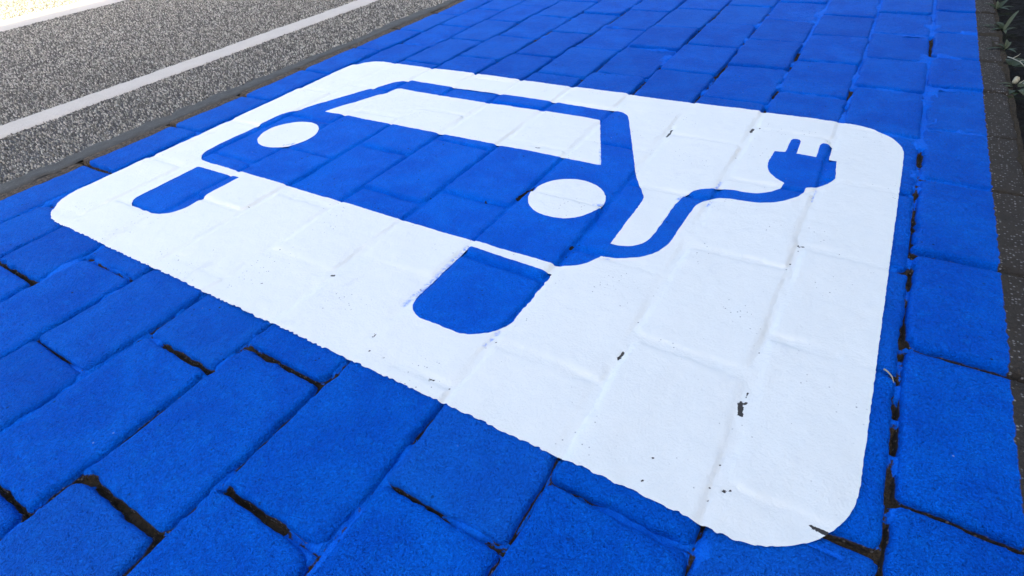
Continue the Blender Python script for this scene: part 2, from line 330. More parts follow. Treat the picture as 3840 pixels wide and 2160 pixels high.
def mat_soil():
    k = NT('gutter_soil')
    c = k.mix(k.noise(130.0, 5.0, 0.7), (0.004, 0.004, 0.004), (0.020, 0.018, 0.015))
    c = k.mix(k.ramp(k.noise(12.0, 3.0), 0.55, 0.7, 0.0, 0.6), c, (0.018, 0.026, 0.010))
    return k.done(c, 0.95, k.bump(k.noise(90.0, 5.0, 0.7), 0.010, 1.0), 0.2)

def mat_plain(name, a, b, scale, rough=0.8, bump=0.004):
    k = NT(name)
    return k.done(k.mix(k.noise(scale, 4.0, 0.6), a, b), rough, k.bump(k.noise(scale * 3, 4.0), bump, 0.6), 0.4)

def mat_glass():
    k = NT('window_glass')
    return k.done(k.mix(k.noise(0.6, 2.0), (0.02, 0.025, 0.03), (0.05, 0.06, 0.065)), 0.06, None, 0.6)

M_STONE, M_BLUE, M_WHITE, M_JOINT = mat_stone(), mat_blue_paint(), mat_white_paint(), mat_joint()
M_ASPH, M_CHIP, M_LINE, M_SEAM, M_SOIL = mat_asphalt(), mat_chip(), mat_line(), mat_seam(), mat_soil()
M_KERB = mat_plain('kerb_concrete', (0.20, 0.20, 0.21), (0.33, 0.33, 0.33), 60.0)
M_SLAB = mat_plain('sidewalk_slab', (0.24, 0.23, 0.22), (0.34, 0.33, 0.31), 25.0)
M_RENDER = mat_plain('facade_render', (0.36, 0.34, 0.31), (0.44, 0.42, 0.39), 3.0, 0.9)
M_FRAME = mat_plain('window_frame_paint', (0.62, 0.62, 0.60), (0.70, 0.70, 0.68), 20.0, 0.5, 0.001)
M_ROOF = mat_plain('roof_felt', (0.07, 0.07, 0.07), (0.11, 0.11, 0.11), 15.0)
M_GLASS = mat_glass()
M_GROUND = mat_plain('far_ground', (0.16, 0.16, 0.155), (0.21, 0.21, 0.20), 4.0, 0.9)
M_LEAF = mat_plain('weed_leaf', (0.010, 0.020, 0.006), (0.034, 0.050, 0.016), 70.0, 0.6, 0.001)
M_LEAF_PALE = mat_plain('wilted_leaf', (0.030, 0.044, 0.020), (0.085, 0.098, 0.050), 90.0, 0.7, 0.001)
M_DRY = mat_plain('dry_stem', (0.26, 0.24, 0.17), (0.42, 0.39, 0.30), 120.0, 0.8, 0.001)
M_BUD = mat_plain('pale_bud', (0.34, 0.31, 0.20), (0.55, 0.50, 0.36), 150.0, 0.8, 0.001)
M_PEBBLE = mat_plain('pale_pebble', (0.20, 0.21, 0.17), (0.40, 0.40, 0.34), 90.0, 0.8, 0.001)
M_SPLOTCH = mat_plain('dried_mortar', (0.10, 0.12, 0.125), (0.22, 0.25, 0.26), 110.0, 0.85, 0.002)

# ------------------------------------------------------------------ ground, road, gutter
# one sheet out to the horizon, below everything that is laid on it
gx, gy, gq = grid(-150, 150, -150, 150, 30.0)
tag(mesh_obj('ground', np.c_[gx, gy, np.full(len(gx), -0.09)], gq, M_GROUND), 'plain grey ground reaching out under the street', None, None, 'structure')

ROAD_Z = -0.004
SEAM_X = -3.075 * U
road_right = -2.98 * U
ax, ay, aq = grid(-9.0, road_right, -30.0, 30.0, 0.5)
road = tag(mesh_obj('road', np.c_[ax, ay, np.full(len(ax), ROAD_Z)], aq, M_ASPH), 'dark asphalt road with rough pale chippings left of the blue bay', 'road', None, 'structure')

# bitumen seam poured along the edge of the paving
sx, sy, sq = grid(0, 1, -0.6, 3.2, 0.006)
n_s = 16
tt = np.linspace(0, 1, n_s); yy = np.linspace(-0.6, 3.2, 640)
T_, Y_ = np.meshgrid(tt, yy)
lft = SEAM_X + 0.010 * vn(Y_, Y_ * 0 + 3.1, 0.05, 21) + 0.006 * vn(Y_, Y_ * 0 + 7.7, 0.013, 22) + 0.014 * vn(Y_, Y_ * 0, 0.3, 27)
rgt = -2.976 * U + 0.007 * vn(Y_, Y_ * 0 + 1.3, 0.03, 23)
X_ = lft * (1 - T_) + rgt * T_
Z_ = 0.0012 + 0.0012 * vn(X_, Y_, 0.02, 24) - 0.004 * (np.abs(T_ * 2 - 1) ** 6)
idx = np.arange(X_.size).reshape(X_.shape)
q = np.stack([idx[:-1, :-1], idx[:-1, 1:], idx[1:, 1:], idx[1:, :-1]], -1).reshape(-1, 4)
tag(mesh_obj('bitumen_seam', np.c_[X_.ravel(), Y_.ravel(), Z_.ravel()], q, M_SEAM), 'smooth dark bitumen strip between asphalt and blue paving stones', 'seam', None, 'structure')

# painted lines on the road
def painted_line(x0, x1, name, label):
    n = 14
    yv = np.linspace(-0.6, 5.5, 900)
    T, Y = np.meshgrid(np.linspace(0, 1, n), yv)
    e0 = x0 + 0.004 * vn(Y, Y * 0 + x0, 0.012, 31) + 0.003 * vn(Y, Y * 0 + x0, 0.05, 32)
    e1 = x1 + 0.004 * vn(Y, Y * 0 + x1, 0.012, 33) + 0.003 * vn(Y, Y * 0 + x1, 0.05, 34)
    X = e0 * (1 - T) + e1 * T
    Z = ROAD_Z + 0.0052 + 0.0006 * vn(X, Y, 0.012, 35) - 0.0035 * (np.abs(T * 2 - 1) ** 8)
    i = np.arange(X.size).reshape(X.shape)
    qq = np.stack([i[:-1, :-1], i[:-1, 1:], i[1:, 1:], i[1:, :-1]], -1).reshape(-1, 4)
    return tag(mesh_obj(name, np.c_[X.ravel(), Y.ravel(), Z.ravel()], qq, M_LINE), label, 'road line')
LINES = [(-3.93 * U, -3.715 * U), (-7.27 * U, -6.69 * U)]
painted_line(*LINES[0], 'painted_line', 'narrow white painted line along the asphalt, beside the blue bay')
painted_line(*LINES[1], 'painted_line', 'broad pale line far across the road where sunlight begins')

# chippings of the road surface
def chippings():
    P = []
    for x0, x1, y0, y1, pitch in ((-4.6, -3.06, 0.1, 4.6, 0.0068), (-6.6, -4.6, 0.9, 4.6, 0.0080), (-10.5, -6.6, 1.6, 4.8, 0.0100)):
        X, Y, _ = grid(x0 * U, x1 * U, y0 * U, y1 * U, pitch)
        P.append(np.c_[X + rng.uniform(-.5, .5, len(X)) * pitch, Y + rng.uniform(-.5, .5, len(X)) * pitch, np.full(len(X), pitch)])
    P = np.vstack(P)
    edge = SEAM_X + 0.010 * vn(P[:, 1], P[:, 1] * 0 + 3.1, 0.05, 21) + 0.014 * vn(P[:, 1], P[:, 1] * 0, 0.3, 27)
    keep = P[:, 0] < edge - 0.001
    for a, b in LINES:
        keep &= ~((P[:, 0] > a + 0.002) & (P[:, 0] < b - 0.002))
    keep &= rng.random(len(P)) < 0.93
    P = P[keep]
    n = len(P)
    r = P[:, 2] * rng.uniform(0.36, 0.66, n)
    ang = rng.uniform(0, 6.283, n)
    asp = rng.uniform(0.6, 1.0, n)
    k = 5
    V = np.zeros((n, k + 3, 3))
    for j in range(k):
        a = ang + j * 6.2832 / k + rng.uniform(-.3, .3, n)
        rr = r * rng.uniform(0.8, 1.15, n)
        V[:, j, 0] = P[:, 0] + np.cos(a) * rr
        V[:, j, 1] = P[:, 1] + np.sin(a) * rr * asp
        V[:, j, 2] = ROAD_Z - 0.001
    hh = rng.uniform(0.0015, 0.0060, n)
    for j in range(3):
        a = ang + 0.4 + j * 2.0944
        rr = r * rng.uniform(0.3, 0.62, n)
        V[:, k + j, 0] = P[:, 0] + np.cos(a) * rr
        V[:, k + j, 1] = P[:, 1] + np.sin(a) * rr * asp
        V[:, k + j, 2] = ROAD_Z + hh * rng.uniform(0.75, 1.1, n)
    f = np.array([[0, 1, 5], [1, 6, 5], [1, 2, 6], [2, 3, 6], [3, 7, 6], [3, 4, 7], [4, 5, 7], [4, 0, 5], [5, 6, 7]])
    Fc = (np.arange(n)[:, None, None] * (k + 3) + f[None]).reshape(-1, 3)
    t = rng.random(n)
    v = np.where(t < 0.32, rng.uniform(0.025, 0.09, n), np.where(t < 0.66, rng.uniform(0.12, 0.27, n), rng.uniform(0.29, 0.52, n)))
    tint = np.c_[v * rng.uniform(1.0, 1.10, n), v * 1.03, v * rng.uniform(0.88, 0.98, n)]
    o = mesh_obj('asphalt_chippings', V.reshape(-1, 3), Fc, M_CHIP, road, (0, 0, 0), False, colors=np.repeat(tint, k + 3, 0))
    o['kind'] = 'stuff'
chippings()

# soil gutter right of the paving, kerb and sidewalk beyond
gx, gy, gq = grid(0.50 * U, 0.82 * U, -0.6, 3.0, 0.006)
gz = -0.034 + 0.007 * vn(gx, gy, 0.05, 41) + 0.004 * vn(gx, gy, 0.016, 42) + 0.002 * vn(gx, gy, 0.007, 43)
tag(mesh_obj('soil_gutter', np.c_[gx, gy, gz], gq, M_SOIL), 'dark soil gap with weeds along the right edge of the paving', 'gutter', None, 'structure')

def box_mesh(x0, x1, y0, y1, z0, z1, bev=0.0):
    b = bev
    v = []
    for z, i in ((z0, 0), (z1 - b, 0), (z1, b)):
        v += [(x0 + i, y0 + i, z), (x1 - i, y0 + i, z), (x1 - i, y1 - i, z), (x0 + i, y1 - i, z)]
    f = [(3, 2, 1, 0), (8, 9, 10, 11)]
    for a in (0, 4):
        for j in range(4):
            f.append((a + j, a + (j + 1) % 4, a + 4 + (j + 1) % 4, a + 4 + j))
    return v, f

kerb = tag(empty('kerb', (0.80 * U, 0, 0)), 'grey concrete kerb behind the weedy gutter', 'kerb', None, 'structure')
v, f = box_mesh(0, 0.12, 0, 0.992, -0.085, 0.07, 0.012)
k0 = mesh_obj('kerb_stone', v, f, M_KERB, kerb, (0, -2.0, 0), False)
for i in range(1, 8):
    c = k0.copy(); COL.objects.link(c); c.parent = kerb; c.location = (0, -2.0 + i, 0.001 * (i % 3))
v, f = box_mesh(0.80 * U + 0.123, 2.997, -30, 30, -0.085, 0.066)
tag(mesh_obj('sidewalk', v, f, M_SLAB, None, (0, 0, 0), False), 'pale slab sidewalk between the kerb and the house front', 'sidewalk', None, 'structure')

# ------------------------------------------------------------------ paving stones
PX0, PX1, PY0, PY1 = -2.66 * U, 0.218 * U, 0.558 * U, 2.478 * U

def rounded(pts):
    """polygon corners (x, y, radius) -> outline with arcs"""
    out = []
    n = len(pts)
    for i in range(n):
        p = np.array(pts[i][:2]); r = pts[i][2]
        a = np.array(pts[i - 1][:2]) - p; b = np.array(pts[(i + 1) % n][:2]) - p
        la, lb = np.linalg.norm(a), np.linalg.norm(b)
        if r <= 0:
            out.append(p); continue
        a /= la; b /= lb
        th = math.acos(max(-1, min(1, float(a @ b))))
        t = min(r / math.tan(th / 2), la * .5, lb * .5); r = t * math.tan(th / 2)
        c = p + (a + b) / np.linalg.norm(a + b) * (r / math.sin(th / 2))
        s0 = p + a * t - c; s1 = p + b * t - c
        a0 = math.atan2(s0[1], s0[0]); a1 = math.atan2(s1[1], s1[0])
        da = (a1 - a0 + math.pi) % (2 * math.pi) - math.pi
        for k in range(11):
            g = a0 + da * k / 10
            out.append(c + r * np.array([math.cos(g), math.sin(g)]))
    return np.array(out)

def spline(pts, m=5):
    P = np.array(pts, float); P = np.vstack([2 * P[0] - P[1], P, 2 * P[-1] - P[-2]])
    out = []
    for i in range(1, len(P) - 2):
        for k in range(m):
            t = k / m
            out.append(0.5 * (2 * P[i] + (P[i + 1] - P[i - 1]) * t + (2 * P[i - 1] - 5 * P[i] + 4 * P[i + 1] - P[i + 2]) * t * t + (3 * P[i] - P[i - 1] - 3 * P[i + 1] + P[i + 2]) * t ** 3))
    out.append(P[-2])
    return np.array(out)

def sdf(poly, px, py):
    """signed distance to a polygon, negative inside"""
    d = np.full(px.shape, 1e9); ins = np.zeros(px.shape, dtype=bool)
    n = len(poly)
    for i in range(n):
        a, b = poly[i], poly[(i + 1) % n]
        e = b - a; L = float(e @ e)
        if L < 1e-14:
            continue
        wx, wy = px - a[0], py - a[1]
        t = np.clip((wx * e[0] + wy * e[1]) / L, 0, 1)
        d = np.minimum(d, (wx - t * e[0]) ** 2 + (wy - t * e[1]) ** 2)
        c = (a[1] <= py) != (b[1] <= py)
        if abs(e[1]) > 1e-12:
            ins ^= c & (px < a[0] + (py - a[1]) / e[1] * e[0])
    return np.where(ins, -1, 1) * np.sqrt(d)

PANEL = rounded([(-2.662, 0.562, .20), (0.218, 0.560, .21), (0.214, 2.472, .22), (-2.668, 2.482, .17)]) * U

class Stones:
    def __init__(self):
        x0, x1, y0, y1 = [], [], [], []
        self.first = []
        for r in range(12):
            js = JOINTS[r]
            self.first.append(len(x0))
            for a, b in zip(js[:-1], js[1:]):
                x0.append(ROWS[r]); x1.append(ROWS[r + 1]); y0.append(a); y1.append(b)
        self.n = n = len(x0)
        self.row = np.concatenate([[r] * (len(JOINTS[r]) - 1) for r in range(12)])
        self.raw = np.c_[x0, x1, y0, y1] * U
        g_ = lambda lo, hi: rng.uniform(lo, hi, n)
        self.b = self.raw + np.c_[g_(.0018, .0042), -g_(.0018, .0042), g_(.0018, .0050), -g_(.0018, .0050)]
        self.cx = (self.b[:, 0] + self.b[:, 1]) / 2; self.cy = (self.b[:, 2] + self.b[:, 3]) / 2
        self.hx = (self.b[:, 1] - self.b[:, 0]) / 2; self.hy = (self.b[:, 3] - self.b[:, 2]) / 2
        self.zo = rng.normal(0, 0.0010, n); self.tx = rng.normal(0, 0.0055, n); self.ty = rng.normal(0, 0.005, n)
        loose = np.where((self.cy < 0.45 * U) | (self.cy > 2.6 * U), 1.7, 1.0)
        self.zo *= loose; self.tx *= loose; self.ty *= loose
        self.cr = rng.uniform(0.004, 0.017, (n, 4))
        self.rot = rng.normal(0, 0.007, n)
    def height(self, px, py, i):
        ax, ay = px - self.cx[i], py - self.cy[i]
        ca, sa = np.cos(self.rot[i]), np.sin(self.rot[i])
        lx, ly = ax * ca + ay * sa, -ax * sa + ay * ca
        quad = (lx > 0).astype(int) + 2 * (ly > 0).astype(int)
        cr = self.cr[i, quad]
        qx, qy = np.abs(lx) - self.hx[i] + cr, np.abs(ly) - self.hy[i] + cr
        d = -(np.hypot(np.maximum(qx, 0), np.maximum(qy, 0)) + np.minimum(np.maximum(qx, qy), 0) - cr)
        d = d + 0.0016 * vn(px, py, 0.030, 51) + 0.0011 * vn(px, py, 0.010, 52) + 0.0006 * vn(px, py, 0.005, 57)
        d = d - (0.0030 + 0.0030 * vn(px, py, 0.014, 58) + 0.0018 * vn(px, py, 0.006, 60)) * np.clip(1.35 - seg_field(px, py, JOINT_BARE, 0.0042) * 0.75, 0, 1)
        R, Dp = 0.0112 + 0.0050 * vn(px, py, 0.12, 59), 0.0050
        t = np.clip(d / R, 0, 1)
        drop = Dp * (1 - np.sqrt(np.clip(1 - (1 - t) ** 2, 0, 1)))
        drop = drop + np.clip(-d, 0, 0.006) * 4.0
        z = self.zo[i] + self.tx[i] * ax + self.ty[i] * ay
        z = z + 0.0010 * vn(px, py, 0.070, 53) + 0.0005 * vn(px, py, 0.022, 54)
        return z - drop
    def locate(self, px, py):
        rows = np.array(ROWS) * U
        r = np.clip(np.searchsorted(rows, px) - 1, 0, 11)
        out = np.zeros(len(px), dtype=int)
        for k in range(12):
            m = r == k
            if m.any():
                js = np.array(JOINTS[k]) * U
                out[m] = self.first[k] + np.clip(np.searchsorted(js, py[m]) - 1, 0, len(js) - 2)
        return out
ST = Stones()

# joint filling: painted over in most places, open dark soil in others
jx, jy, jq = grid(-3.0 * U, 0.575 * U, -0.45 * U, 5.0 * U, 0.003)
si = ST.locate(jx, jy)
dj = np.minimum(np.minimum(jx - ST.raw[si, 0], ST.raw[si, 1] - jx), np.minimum(jy - ST.raw[si, 2], ST.raw[si, 3] - jy))
near = dj < 0.024
fk = near[jq].all(1)
jq = jq[fk]
used = np.unique(jq); remap = np.full(len(jx), -1); remap[used] = np.arange(len(used))
jx, jy, jq = jx[used], jy[used], remap[jq]
s = seg_field(jx, jy, JOINT_BARE, 0.0052)
bare = np.clip(1.55 - s * 0.72, 0, 1)
crack = np.clip(1.3 - np.abs(dj[used] - 0.0012 + 0.0016 * vn(jx, jy, 0.02, 65)) / 0.0022, 0, 1) * np.clip(0.55 + 0.9 * vn(jx, jy, 0.07, 66), 0, 0.72) * (1 - 0.8 * np.clip((jx / U + 0.7) / 0.4, 0, 1) * np.clip((jy / U - 1.9) / 0.5, 0, 1))
bare = np.maximum(bare, crack)
far_open = 0.30 * vn(jx, jy, 0.09, 61) + 0.22 * vn(jx, jy, 0.028, 62)
in_row = np.minimum(jx - ST.raw[si[used], 0], ST.raw[si[used], 1] - jx) < 0.006
farw = np.clip((jy / U - 2.45) / 0.6, 0, 1) * in_row * np.clip((-0.25 - jx / U) / 0.5, 0, 1)
bare = np.maximum(bare, np.clip(far_open + 0.30 * farw + 0.02, 0, 1) * np.where(farw > 0, 1.0, 0.8))
jz = -0.0054 + 0.0016 * np.clip((jx / U + 0.75) / 0.6, 0, 1) * np.clip((jy / U - 1.6) / 0.8, 0, 1) + 0.0034 * vn(jx, jy, 0.045, 63) + 0.0014 * vn(jx, jy, 0.012, 64) - 0.013 * np.clip(bare * 1.3 - 0.2, 0, 1)
jz = jz - 0.005 * np.clip((-sdf(PANEL, jx, jy) - 0.003) / 0.004, 0, 1)
pavement = tag(mesh_obj('pavement', np.c_[jx, jy, jz], jq, M_JOINT, attrs={'bare': bare}),
               'bright blue painted parking bay of rough concrete paving stones', 'paving', None, 'structure')

def edge_lines(h, step):
    e = np.array([-0.0035, -0.001, 0.0006, 0.0022, 0.0045, 0.0075, 0.0115, 0.017])
    inner = np.linspace(-h + 0.017, h - 0.017, max(3, int(2 * h / step)))
    return np.unique(np.round(np.r_[-h + e, inner[1:-1], (h - e)[::-1]], 5))

PX0, PX1, PY0, PY1 = -2.66 * U, 0.218 * U, 0.558 * U, 2.478 * U
for i in range(ST.n):
    y_mid = ST.cy[i] / U
    hidden = ST.raw[i, 0] > PX0 + .01 and ST.raw[i, 1] < PX1 - .01 and ST.raw[i, 2] > PY0 + .01 and ST.raw[i, 3] < PY1 - .01
    step = 0.05 if hidden else (0.008 if y_mid < 1.2 else (0.012 if y_mid < 3 else 0.018))
    ex = edge_lines(ST.hx[i] + 0.001, step); ey = edge_lines(ST.hy[i] + 0.001, step)
    X, Y = np.meshgrid(ex, ey)
    px, py = X.ravel() + ST.cx[i], Y.ravel() + ST.cy[i]
    z = ST.height(px, py, np.full(len(px), i))
    z = z - 0.004 * np.clip((-sdf(PANEL, px, py) - 0.006) / 0.004, 0, 1)
    nx, ny = len(ex), len(ey)
    idx = np.arange(nx * ny).reshape(ny, nx)
    q = np.stack([idx[:-1, :-1], idx[:-1, 1:], idx[1:, 1:], idx[1:, :-1]], -1).reshape(-1, 4)
    # skirt down the sides
    loop = np.r_[idx[0, :], idx[1:, -1], idx[-1, -2::-1], idx[-2:0:-1, 0]]
    base = np.arange(len(loop)) + nx * ny
    V = np.vstack([np.c_[X.ravel(), Y.ravel(), z], np.c_[X.ravel()[loop], Y.ravel()[loop], np.full(len(loop), -0.06)]])
    nxt = np.roll(np.arange(len(loop)), -1)
    sk = np.c_[loop, base, base[nxt], loop[nxt]]
    o = mesh_obj('paving_stone', V, np.vstack([q, sk]), M_STONE, pavement, (ST.cx[i], ST.cy[i], 0))
    if ST.row[i] == 0:
        o['label'] = 'stone painted blue but for a brown strip beside the bitumen seam'
    elif ST.row[i] == 11:
        o['label'] = 'stone painted blue but for a bare dark grey strip along the gutter'

# ------------------------------------------------------------------ the painted pictogram
BODY = rounded([(-2.457, 1.142, .095), (-2.457, 1.642, .10), (-2.170, 2.268, .11), (-0.846, 2.266, .085), (-0.600, 1.733, .12), (-0.520, 1.605, .10), (-0.520, 1.134, .12)]) * U
SCREEN = rounded([(-2.258, 1.765, 0), (-2.094, 2.150, .035), (-0.932, 2.156, .012), (-0.756, 1.769, 0)]) * U
WHEEL_L = rounded([(-2.350, 1.098, .01), (-2.068, 1.100, 0), (-2.068, 0.768, .10), (-2.345, 0.768, .06)]) * U
WHEEL_R = rounded([(-0.914, 1.104, 0), (-0.610, 1.094, 0), (-0.612, 0.766, .12), (-0.914, 0.768, .075)]) * U
up = spline([(-0.60, 1.308), (-0.513, 1.310), (-0.472, 1.318), (-0.444, 1.338), (-0.426, 1.368), (-0.418, 1.413), (-0.415, 1.509), (-0.412, 1.615), (-0.398, 1.685), (-0.372, 1.727), (-0.324, 1.760), (-0.272, 1.774), (-0.218, 1.777), (-0.184, 1.785), (-0.153, 1.806), (-0.130, 1.842), (-0.121, 1.895)])
lo = spline([(-0.60, 1.232), (-0.517, 1.240), (-0.464, 1.256), (-0.420, 1.279), (-0.390, 1.309), (-0.368, 1.352), (-0.358, 1.404), (-0.356, 1.499), (-0.352, 1.610), (-0.340, 1.657), (-0.311, 1.697), (-0.275, 1.713), (-0.221, 1.716), (-0.170, 1.724), (-0.123, 1.747), (-0.086, 1.782), (-0.060, 1.823), (-0.052, 1.890)])
CABLE = np.vstack([up, lo[::-1]]) * U
PLUG = np.array([(-.115, 1.880), (-.155, 1.909), (-.185, 1.949), (-.198, 1.985), (-.203, 2.032), (-.200, 2.121), (-.162, 2.124), (-.163, 2.232), (-.156, 2.247), (-.145, 2.252), (-.134, 2.249), (-.127, 2.235), (-.124, 2.126), (-.057, 2.123), (-.058, 2.231), (-.051, 2.245), (-.038, 2.249), (-.023, 2.246), (-.016, 2.230), (-.013, 2.122), (.013, 2.121), (.018, 2.047), (.025, 1.990), (.009, 1.944), (-.012, 1.915), (-.030, 1.889), (-.055, 1.878)]) * U
HEADS = [np.array([(-2.223 + .141 * math.cos(t), 1.496 + .141 * math.sin(t)) for t in np.linspace(0, 2 * math.pi, 49)[:-1]]) * U,
         np.array([(-0.767 + .136 * math.cos(t), 1.497 + .138 * math.sin(t)) for t in np.linspace(0, 2 * math.pi, 49)[:-1]]) * U]

px, py, q = grid(PX0 - .012, PX1 + .012, PY0 - .012, PY1 + .012, 0.0024)
tri = np.vstack([q[:, [0, 1, 2]], q[:, [0, 2, 3]]])
edge_n = 0.0005 * vn(px, py, 0.006, 71) + 0.0004 * vn(px, py, 0.014, 72)
rough_n = 0.0020 * vn(px, py, 0.0048, 73) + 0.0005 * vn(px, py, 0.016, 74)
ragged = np.clip((0.60 * U - py) / 0.02, 0, 1) * 0.9 + np.clip((py - 2.44 * U) / 0.02, 0, 1) * 0.45
f_panel = sdf(PANEL, px, py) + rough_n * np.maximum(ragged, 0.25)
f_screen = sdf(SCREEN, px, py) + edge_n
f_heads = [sdf(h, px, py) + edge_n for h in HEADS]
f_outline = sdf(BODY, px, py) - edge_n
f_body = np.maximum.reduce([f_outline, -f_screen, -f_heads[0], -f_heads[1]])
wr = np.clip((px + 0.66 * U) / 0.02, 0, 1) * (py < 1.09 * U) * 1.6
f_wl = sdf(WHEEL_L, px, py) - edge_n
f_wr = sdf(WHEEL_R, px, py) - edge_n * (1 + wr)
f_cable_all = sdf(CABLE, px, py) - edge_n
f_plug = sdf(PLUG, px, py) - edge_n
f_cable = np.maximum.reduce([f_cable_all, -f_outline, -f_plug])
f_blue = np.minimum.reduce([f_outline, f_wl, f_wr, f_cable_all, f_plug])
f_white = np.maximum(f_panel, -f_blue)

def clip_mesh(V, T, f):
    """keep the part of a triangle mesh where f < 0 (f linear on triangles)"""
    s = f[T] < 0
    c = s.sum(1)
    tris = [T[c == 3]]
    newv = []; base = len(V)
    def cut(a, b):
        t = f[a] / (f[a] - f[b])
        t = np.clip(t, 1e-4, 1 - 1e-4)
        return V[a] + (V[b] - V[a]) * t[:, None]
    cnt = base
    for k, want in ((1, True), (2, False)):
        tt = T[c == k]
        if len(tt) == 0:
            continue
        odd = np.argmax(s[c == k] == want, 1)
        r = np.arange(len(tt))
        a, b, d = tt[r, odd], tt[r, (odd + 1) % 3], tt[r, (odd + 2) % 3]
        p1 = cut(a, b); p2 = cut(a, d)
        i1 = cnt + np.arange(len(tt)); i2 = i1 + len(tt); cnt += 2 * len(tt)
        newv += [p1, p2]
        if k == 1:
            tris.append(np.c_[a, i1, i2])
        else:
            tris += [np.c_[i1, b, d], np.c_[i1, d, i2]]
    Va = np.vstack([V] + newv); Ta = np.vstack(tris)
    key = np.round(Va / 1e-6).astype(np.int64)
    used = np.unique(Ta)
    _, first, inv = np.unique(key[used], axis=0, return_index=True, return_inverse=True)
    inv = inv.ravel()
    m = np.full(len(Va), -1); m[used] = inv
    Tn = m[Ta]
    ok = (Tn[:, 0] != Tn[:, 1]) & (Tn[:, 1] != Tn[:, 2]) & (Tn[:, 0] != Tn[:, 2])
    return Va[used][first], Tn[ok]

def drape(x, y, floor):
    i = ST.locate(x, y)
    z = ST.height(x, y, i)
    fl = floor + 0.0014 * vn(x, y, 0.06, 81) + 0.0006 * vn(x, y, 0.014, 82)
    kk = 0.0018
    h = np.clip(0.5 + 0.5 * (z - fl) / kk, 0, 1)
    return z * h + fl * (1 - h) + kk * h * (1 - h) + 0.0011

GV = np.c_[px, py]
pict = tag(empty('charging_pictogram', ((PX0 + PX1) / 2, (PY0 + PY1) / 2, 0)),
           'white rounded panel with blue car, cable and plug painted on the paving stones', 'painted symbol')
off = np.array(pict.location)
def sheet(name, f, mat, floor, parent, bare_list=None):
    m = (f[tri] < 0).any(1)
    V, T = clip_mesh(GV, tri[m], f)
    z = drape(V[:, 0], V[:, 1], floor)
    b = np.clip(1.5 - seg_field(V[:, 0], V[:, 1], bare_list) * 0.9, 0, 1) if bare_list else np.zeros(len(V))
    z = z - 0.0012 * np.clip(b * 1.4 - 0.3, 0, 1) * (z > 0)
    p = np.array(parent.matrix_world.translation) if parent is pict else np.zeros(3)
    return mesh_obj(name, np.c_[V[:, 0] - off[0], V[:, 1] - off[1], z], T, mat, parent, attrs={'bare': b, 'bleed': np.clip(1.6 - seg_field(V[:, 0], V[:, 1], WHITE_BLEED) * 0.8, 0, 1) if mat is M_WHITE else np.zeros(len(V))})

CAR_BARE = [(-0.914, 1.520, -0.926, 1.425, .0055), (-1.025, 1.366, -1.020, 1.362, .004), (-0.62, 1.25, -0.622, 1.235, .003)]
panel = sheet('white_panel', f_white, M_WHITE, -0.0015, pict, WHITE_BARE)
car = sheet('car_symbol', f_body, M_BLUE, -0.0050, pict, CAR_BARE)
sheet('windscreen', f_screen, M_WHITE, -0.0015, car, WHITE_BARE)
for fh in f_heads:
    sheet('headlight', fh, M_WHITE, -0.0015, car, WHITE_BARE)
sheet('wheel', f_wl, M_BLUE, -0.0050, car)
sheet('wheel', f_wr, M_BLUE, -0.0050, car)
sheet('charging_cable', f_cable, M_BLUE, -0.0048, pict)
sheet('plug', f_plug, M_BLUE, -0.0046, pict)

# ------------------------------------------------------------------ weeds, twig, pebbles
def leaf_mesh(L, Wd, curl=0.4, fold=0.25, pointy=1.0):
    n = 7
    v, f = [], []
    for i in range(n):
        t = i / (n - 1)
        wdt = Wd * (math.sin(math.pi * min(1, t ** 0.75 * 0.93 + 0.05)) ** pointy) * 0.5 + 0.0004
        y = L * t; z = curl * L * (t - t * t * 1.4)
        v += [(-wdt, y, z + fold * wdt), (0, y, z), (wdt, y, z + fold * wdt)]
    for i in range(n - 1):
        a = i * 3
        f += [(a, a + 1, a + 4, a + 3), (a + 1, a + 2, a + 5, a + 4)]
    return v, f

def tube(path, r):
    v, f = [], []
    k = 6
    for j, p in enumerate(path):
        rr = r * (1 - 0.55 * j / max(1, len(path) - 1))
        d = Vector(path[min(j + 1, len(path) - 1)]) - Vector(path[max(j - 1, 0)])
        d.normalize(); s_ = d.cross(Vector((0.13, 0.27, 0.95))).normalized(); t_ = d.cross(s_)
        for i in range(k):
            a = 6.2832 * i / k
            v.append(tuple(Vector(p) + s_ * rr * math.cos(a) + t_ * rr * math.sin(a)))
    for j in range(len(path) - 1):
        for i in range(k):
            f.append((j * k + i, j * k + (i + 1) % k, (j + 1) * k + (i + 1) % k, (j + 1) * k + i))
    f.append(tuple(range(k - 1, -1, -1))); f.append(tuple(range((len(path) - 1) * k, len(path) * k)))
    return v, f

